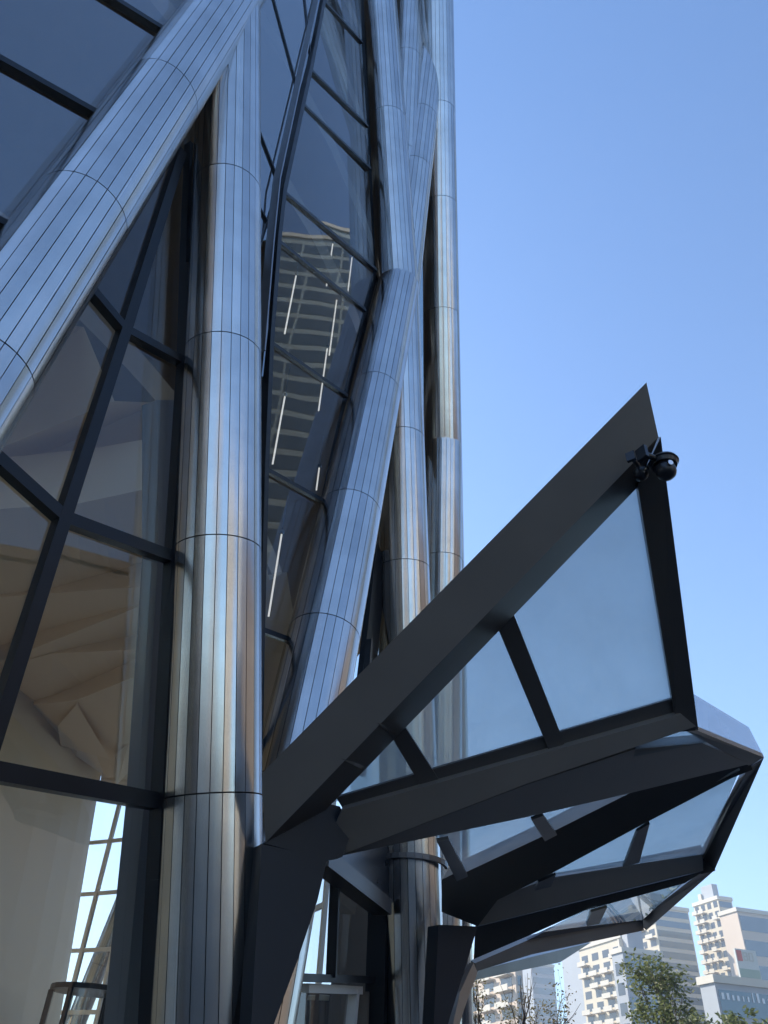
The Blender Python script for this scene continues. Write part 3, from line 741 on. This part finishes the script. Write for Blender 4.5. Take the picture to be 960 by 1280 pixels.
az_block('apartment_tower', 'sunlit cream tower behind the camera on the right', 108, 122, 150, 90, 'pale_wall', cols=4, band=False)
az_block('apartment_tower', 'second sunlit cream tower behind the camera, wider and lower', 132, 150, 140, 62, 'pale_wall', cols=5, band=False)
az_block('apartment_tower', 'pinkish slab tower straight behind the camera', 168, 182, 120, 55, 'pink_wall', cols=4, band=False)
az_block('office_block', 'grey block behind the camera on the left', 205, 235, 110, 48, 'grey_wall', cols=4, floor=4, band=False)

# ------------------------------------------------------------------ trees
M['bark'] = simple('bark', (0.10, 0.075, 0.055), .9, 0, .25, 4)
def leafmat(name, c0, c1):
    m, n, l, p = mat(name); g = n.new('ShaderNodeNewGeometry'); mx = n.new('ShaderNodeMix'); mx.data_type = 'RGBA'
    mx.inputs[6].default_value = c0+(1,); mx.inputs[7].default_value = c1+(1,); l.new(g.outputs['Random Per Island'], mx.inputs[0]); l.new(mx.outputs[2], p.inputs['Base Color'])
    p.inputs['Roughness'].default_value = .6; ts = n.new('ShaderNodeBsdfTranslucent'); l.new(mx.outputs[2], ts.inputs[0]); ms = n.new('ShaderNodeMixShader'); ms.inputs[0].default_value = .4; l.new(p.outputs[0], ms.inputs[1]); l.new(ts.outputs[0], ms.inputs[2]); l.new(ms.outputs[0], n['Material Output'].inputs[0])
    return m
M['leaf'] = leafmat('leaf_green', (0.09,0.12,0.035), (0.20,0.22,0.08)); M['bud'] = leafmat('leaf_sparse', (0.14,0.11,0.05), (0.22,0.19,0.08))
def tree(name, label, x, ytop, dist, leaf, spread, seed, nleaf, split=.35, lsize=.16, group=None):
    rr = random.Random(seed); dd, el = azdir(x, ytop); H = 1.6 + el*dist; base = Vector((dd.x*dist, dd.y*dist, 0))
    t = empty(name, base, label, 'tree', group)
    b = MB(); tips = []
    def grow(p, d, L, r, lev):
        pts = [p]; q = p.copy(); dcur = d.copy(); n = 4
        for i in range(n):
            dcur = (dcur + Vector((rr.uniform(-1,1), rr.uniform(-1,1), rr.uniform(-.4,.7)))*.13).normalized(); q = q + dcur*L/n; pts.append(q)
        r1 = r*.55 if lev else r*.7
        b.tube(pts, [r+(r1-r)*i/n for i in range(n+1)], 6 if lev < 2 else 4, cap=False)
        if lev >= 4 or r1 < .007: tips.append(q); return
        for k in range(rr.choice((2,3,3)) if lev else 4):
            i = rr.randint(2, n) if lev else rr.randint(3, n)
            a = rr.uniform(0, 2*math.pi); sp = spread*rr.uniform(.6,1.3)
            o = dcur.orthogonal().normalized(); o.rotate(Matrix.Rotation(a, 3, dcur))
            grow(pts[i], (dcur + o*sp + Vector((0,0,.12))).normalized(), L*rr.uniform(.55,.8), r1*.8, lev+1)
        if lev: tips.append(q)
    grow(base.copy(), Vector((rr.uniform(-.05,.05), 0, 1)), H*split, H*.017, 0)
    zmax = max(v.z for v in b.v); k = H/zmax
    for v in b.v: v.z *= k; v.x = base.x+(v.x-base.x)*k; v.y = base.y+(v.y-base.y)*k
    b.build('trunk', M['bark'], t, smooth=True, fix=False)
    if nleaf:
        lb = MB()
        for q in tips:
            q = Vector((base.x+(q.x-base.x)*k, base.y+(q.y-base.y)*k, q.z*k))
            cr_ = rr.uniform(.25, .7)*H*.06
            for _ in range(nleaf):
                c = q + Vector((rr.gauss(0,1), rr.gauss(0,1), rr.gauss(0,.8)))*cr_
                a1 = Vector((rr.uniform(-1,1), rr.uniform(-1,1), rr.uniform(-.6,.6))).normalized()*lsize*rr.uniform(.6,1.4); a2 = a1.orthogonal().normalized()*lsize*.5; a2.rotate(Matrix.Rotation(rr.uniform(0,6.3), 3, a1.normalized()))
                lb.poly([c-a1, c+a2, c+a1, c-a2])
        lb.build('crown', M[leaf], t, fix=False)
    return t
tree('leafy_tree', 'green leafy tree in front of the grey block', 826, 1197, 46, 'leaf', .42, 11, 20, .28, .115)
G = 'bare winter trees along the plaza edge'
tree('bare_tree', 'bare forked tree just right of the canopy bracket', 624, 1206, 34, 'bud', .28, 5, 0, .42, group=G)
tree('bare_tree', 'thin sparsely leafed tree between the grey tower and the cream tower', 702, 1208, 40, 'bud', .5, 21, 7, .3, .07, group=G)
tree('bare_tree', 'yellowish twiggy tree at the foot of the bracket plate', 597, 1210, 38, 'bud', .45, 33, 6, .3, .07, group=G)
tree('leafy_tree', 'low green tree top in front of the glass showroom, nearest the right edge', 935, 1268, 60, 'leaf', .6, 17, 26, lsize=.2)
tree('leafy_tree', 'low green tree top between the tall leafy tree and the showroom lettering', 885, 1266, 66, 'leaf', .6, 19, 26, lsize=.2)

# ------------------------------------------------------------------ lit pendant lamps hanging in the storeys behind the glass strip
m, n, l, p = mat('lamp_white'); p.inputs['Emission Color'].default_value = (1, .97, .9, 1); p.inputs['Emission Strength'].default_value = 0.28; p.inputs['Base Color'].default_value = (.8,.8,.78,1)
M['lamp_white'] = m
for x, y, y2, wd in ((416,305,357,'brightest, highest'), (421,374,444,'second highest'), (409,436,513,'third highest'), (399,585,612,'short, beside the diagonal tube'), (440,322,374,'thin, nearest the middle column'), (370,345,417,'dim, upper left'), (356,496,580,'dim, middle left'), (352,668,770,'long, lowest left')):
    T = cyl(x, y, -1.6); hd = math.hypot(T.x, T.y); zb = T.z
    for k in range(400):
        zb -= .02
        q = MW.transposed() @ (Vector((T.x, T.y, zb))-EYE)
        if 640-F*q.y/q.z > y2: break
    t = empty('pendant_lamp', T, 'slim white pendant tube lamp behind the glass strip, ' + wd, 'lamp', 'pendant lamps behind the glass')
    b = MB(); b.tube([Vector((T.x,T.y,zb)), T], .016, 10); b.build('light_tube', M['lamp_white'], t)
    b = MB(); b.tube([T+Vector((0,0,.003)), T+Vector((0,0,.08))], .04, 10); b.tube([T+Vector((0,0,.083)), T+Vector((0,0,.9))], .006, 6); b.build('cord', M['lamp_black'], t)
# ------------------------------------------------------------------ glass vestibule inside the lobby
vp = P(107, 1260, 17.0); ve = empty('glass_vestibule', (vp.x, vp.y, .02), 'dark framed round glass vestibule standing inside the lobby', 'vestibule')
tp = P(107, 1232, 17.0).z; rv = .85
vc = Vector((vp.x, vp.y, 0))
b = MB(); b.tube([vc+Vector((0,0,tp-.1)), vc+Vector((0,0,tp))], rv, 28); b.build('drum_cap', M['mullion'], ve)
for k in range(6):
    a = k*math.pi/3+.3; q = vc+Vector((math.cos(a)*rv*.96, math.sin(a)*rv*.96, 0)); b = MB(); b.tube([q+Vector((0,0,.03)), q+Vector((0,0,tp-.103))], .06, 8); b.build('post', M['mullion'], ve)
b = MB(); b.tube([vc+Vector((0,0,.05)), vc+Vector((0,0,tp-.105))], rv*.9, 28, cap=False); b.build('curved_glass', M['glass'], ve, smooth=True)

# ------------------------------------------------------------------ air
hz = bpy.data.materials.new('haze_air'); hz.use_nodes = True; n = hz.node_tree.nodes; n.clear()
vo = n.new('ShaderNodeVolumePrincipled'); vo.inputs['Color'].default_value = (.82,.9,1,1); vo.inputs['Density'].default_value = 0.0009; vo.inputs['Anisotropy'].default_value = .2
ou = n.new('ShaderNodeOutputMaterial'); hz.node_tree.links.new(vo.outputs[0], ou.inputs['Volume'])
b = MB(); b.box((60,150,70), 900, 1200, 142); hb = b.build('haze', hz); tag(hb, kind='stuff')
